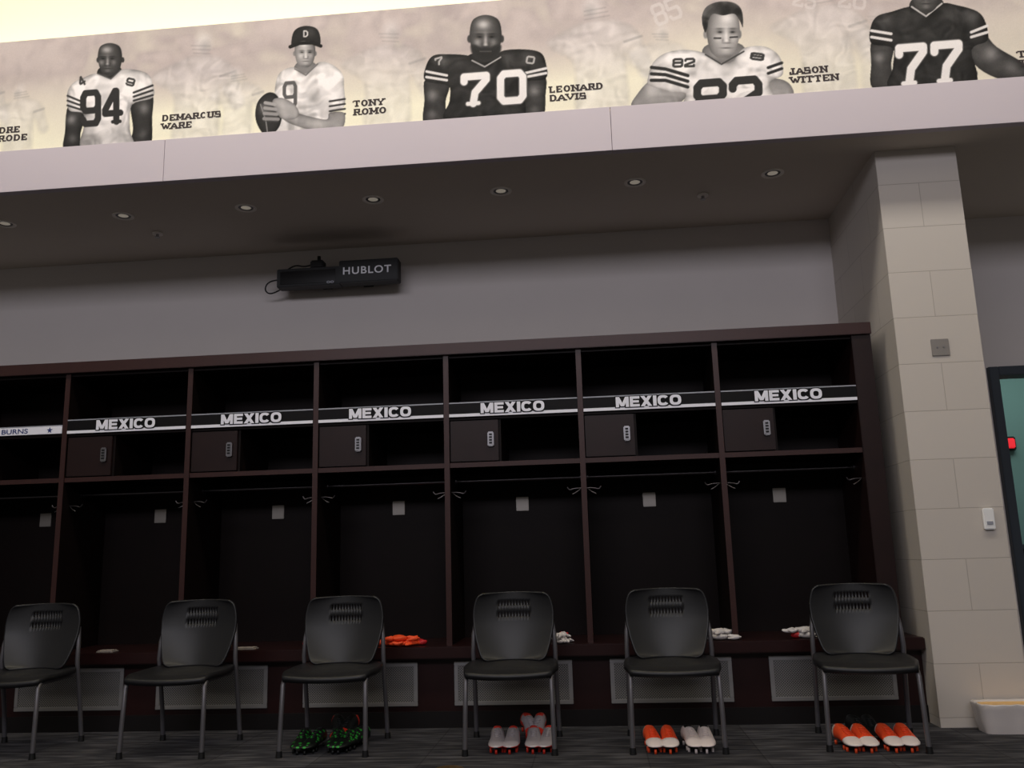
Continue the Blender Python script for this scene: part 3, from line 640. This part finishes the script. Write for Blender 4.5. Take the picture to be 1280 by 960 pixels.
E=empty('sport_gloves');glove(E,'glove_1',.72,5.88,.4,whc,whc,1,B);glove(E,'glove_2',.73,5.90,-.2,whc,rdc,.9,B+.03)
E=empty('sport_gloves');glove(E,'glove_1',1.73,5.86,1.4,whc,whc,1,B);glove(E,'glove_2',1.72,5.88,-1.3,whc,whc,1,B+.03)
E=empty('sport_gloves');glove(E,'glove_1',2.27,5.86,1.4,whc,rdc,1,B);glove(E,'glove_2',2.25,5.88,-1.3,whc,whc,1,B+.03)
dim=mat('towel_cloth',(150,142,136),.8)
def towel(x,w):
    E=empty('folded_towel')
    box('fold_1',x-w/2,x+w/2,5.82,5.90,B,B+.007,dim,E,.003);box('fold_2',x-w/2+.006,x+w/2-.01,5.825,5.895,B+.007,B+.014,dim,E,.003)
towel(-2.33,.12);towel(-1.36,.14)

# ---------------------------------------------------------------- lined tub at column
T=empty('plastic_lined_tub')
V=[];Fc=[];ring=40
for (w,dp,z,j) in((.20,.085,.0,0),(.212,.095,.06,.004),(.22,.10,.13,.004),(.226,.106,.155,.006),(.224,.104,.162,.003),(.212,.092,.156,.002),(.20,.085,.150,0)):
    for i in range(ring):
        a=2*pi*i/ring;c,s_=cos(a),sin(a);k=(abs(c)**6+abs(s_)**6)**(-1/6)
        V.append((3.335+(w+j*sin(i*2.3))*c*k,5.555+(dp+j*sin(i*1.7))*s_*k,z+j*.6*sin(i*3.1)))
for j in range(6):
    for i in range(ring): Fc.append((j*ring+i,j*ring+(i+1)%ring,(j+1)*ring+(i+1)%ring,(j+1)*ring+i))
Fc.append(tuple(6*ring+i for i in range(ring)))
fm=[0]*(6*ring)+[1]
meshobj('tub',V,Fc,[mat('plastic_liner',(205,198,196),.35),mat('pale_contents',(222,180,120),.7,noise=.2)],fm,T)
g=empty('floor_outlet_cover');cyl('cover',(.18,4.72,.004),.075,.008,M['brass'],g);cyl('cover_lid',(.18,4.72,.010),.05,.005,M['brass'],g)

# ---------------------------------------------------------------- lights
def area(name,loc,rot,sx,sy,p,col):
    l=bpy.data.lights.new(name,'AREA');l.shape='RECTANGLE';l.size=sx;l.size_y=sy;l.energy=p;l.color=col
    o=bpy.data.objects.new(name,l);o.location=loc;o.rotation_euler=rot;link(o);return o
area('far_cove_light',(0,-4.5,5.5),(radians(80),0,0),9,1.4,315,(.90,.88,.98))
area('added_wash_light',(0,3.5,6.4),(radians(50),0,0),11,.6,190,(1,.94,.84))  # unseen overhead lamp, added and aimed to brighten the poster
area('cove_strip_light',(0,5.68,4.6),(radians(170),0,0),11,.25,72,(1,.95,.80))
area('corridor_light',(5,8.2,3.1),(0,0,0),1.5,.6,24,(.85,1,.96))
w=bpy.data.worlds.new('w');sc.world=w;w.use_nodes=True;w.node_tree.nodes['Background'].inputs[0].default_value=(1,.94,.88,1);w.node_tree.nodes['Background'].inputs[1].default_value=.12

# ---------------------------------------------------------------- camera
f_,yaw,p,r=1097.65,-.0901,.1944,-.0286
fw=Vector((sin(yaw)*cos(p),cos(yaw)*cos(p),sin(p)));r0=Vector((cos(yaw),-sin(yaw),0));u0=r0.cross(fw)
R=cos(r)*r0+sin(r)*u0;U=-sin(r)*r0+cos(r)*u0
cd=bpy.data.cameras.new('camera');cd.sensor_width=36;cd.sensor_fit='HORIZONTAL';cd.lens=f_*36/1280;cd.clip_start=.05
co=bpy.data.objects.new('camera',cd);link(co)
co.matrix_world=Matrix(((R.x,U.x,-fw.x,.9854),(R.y,U.y,-fw.y,0),(R.z,U.z,-fw.z,1.0583),(0,0,0,1)))
sc.camera=co
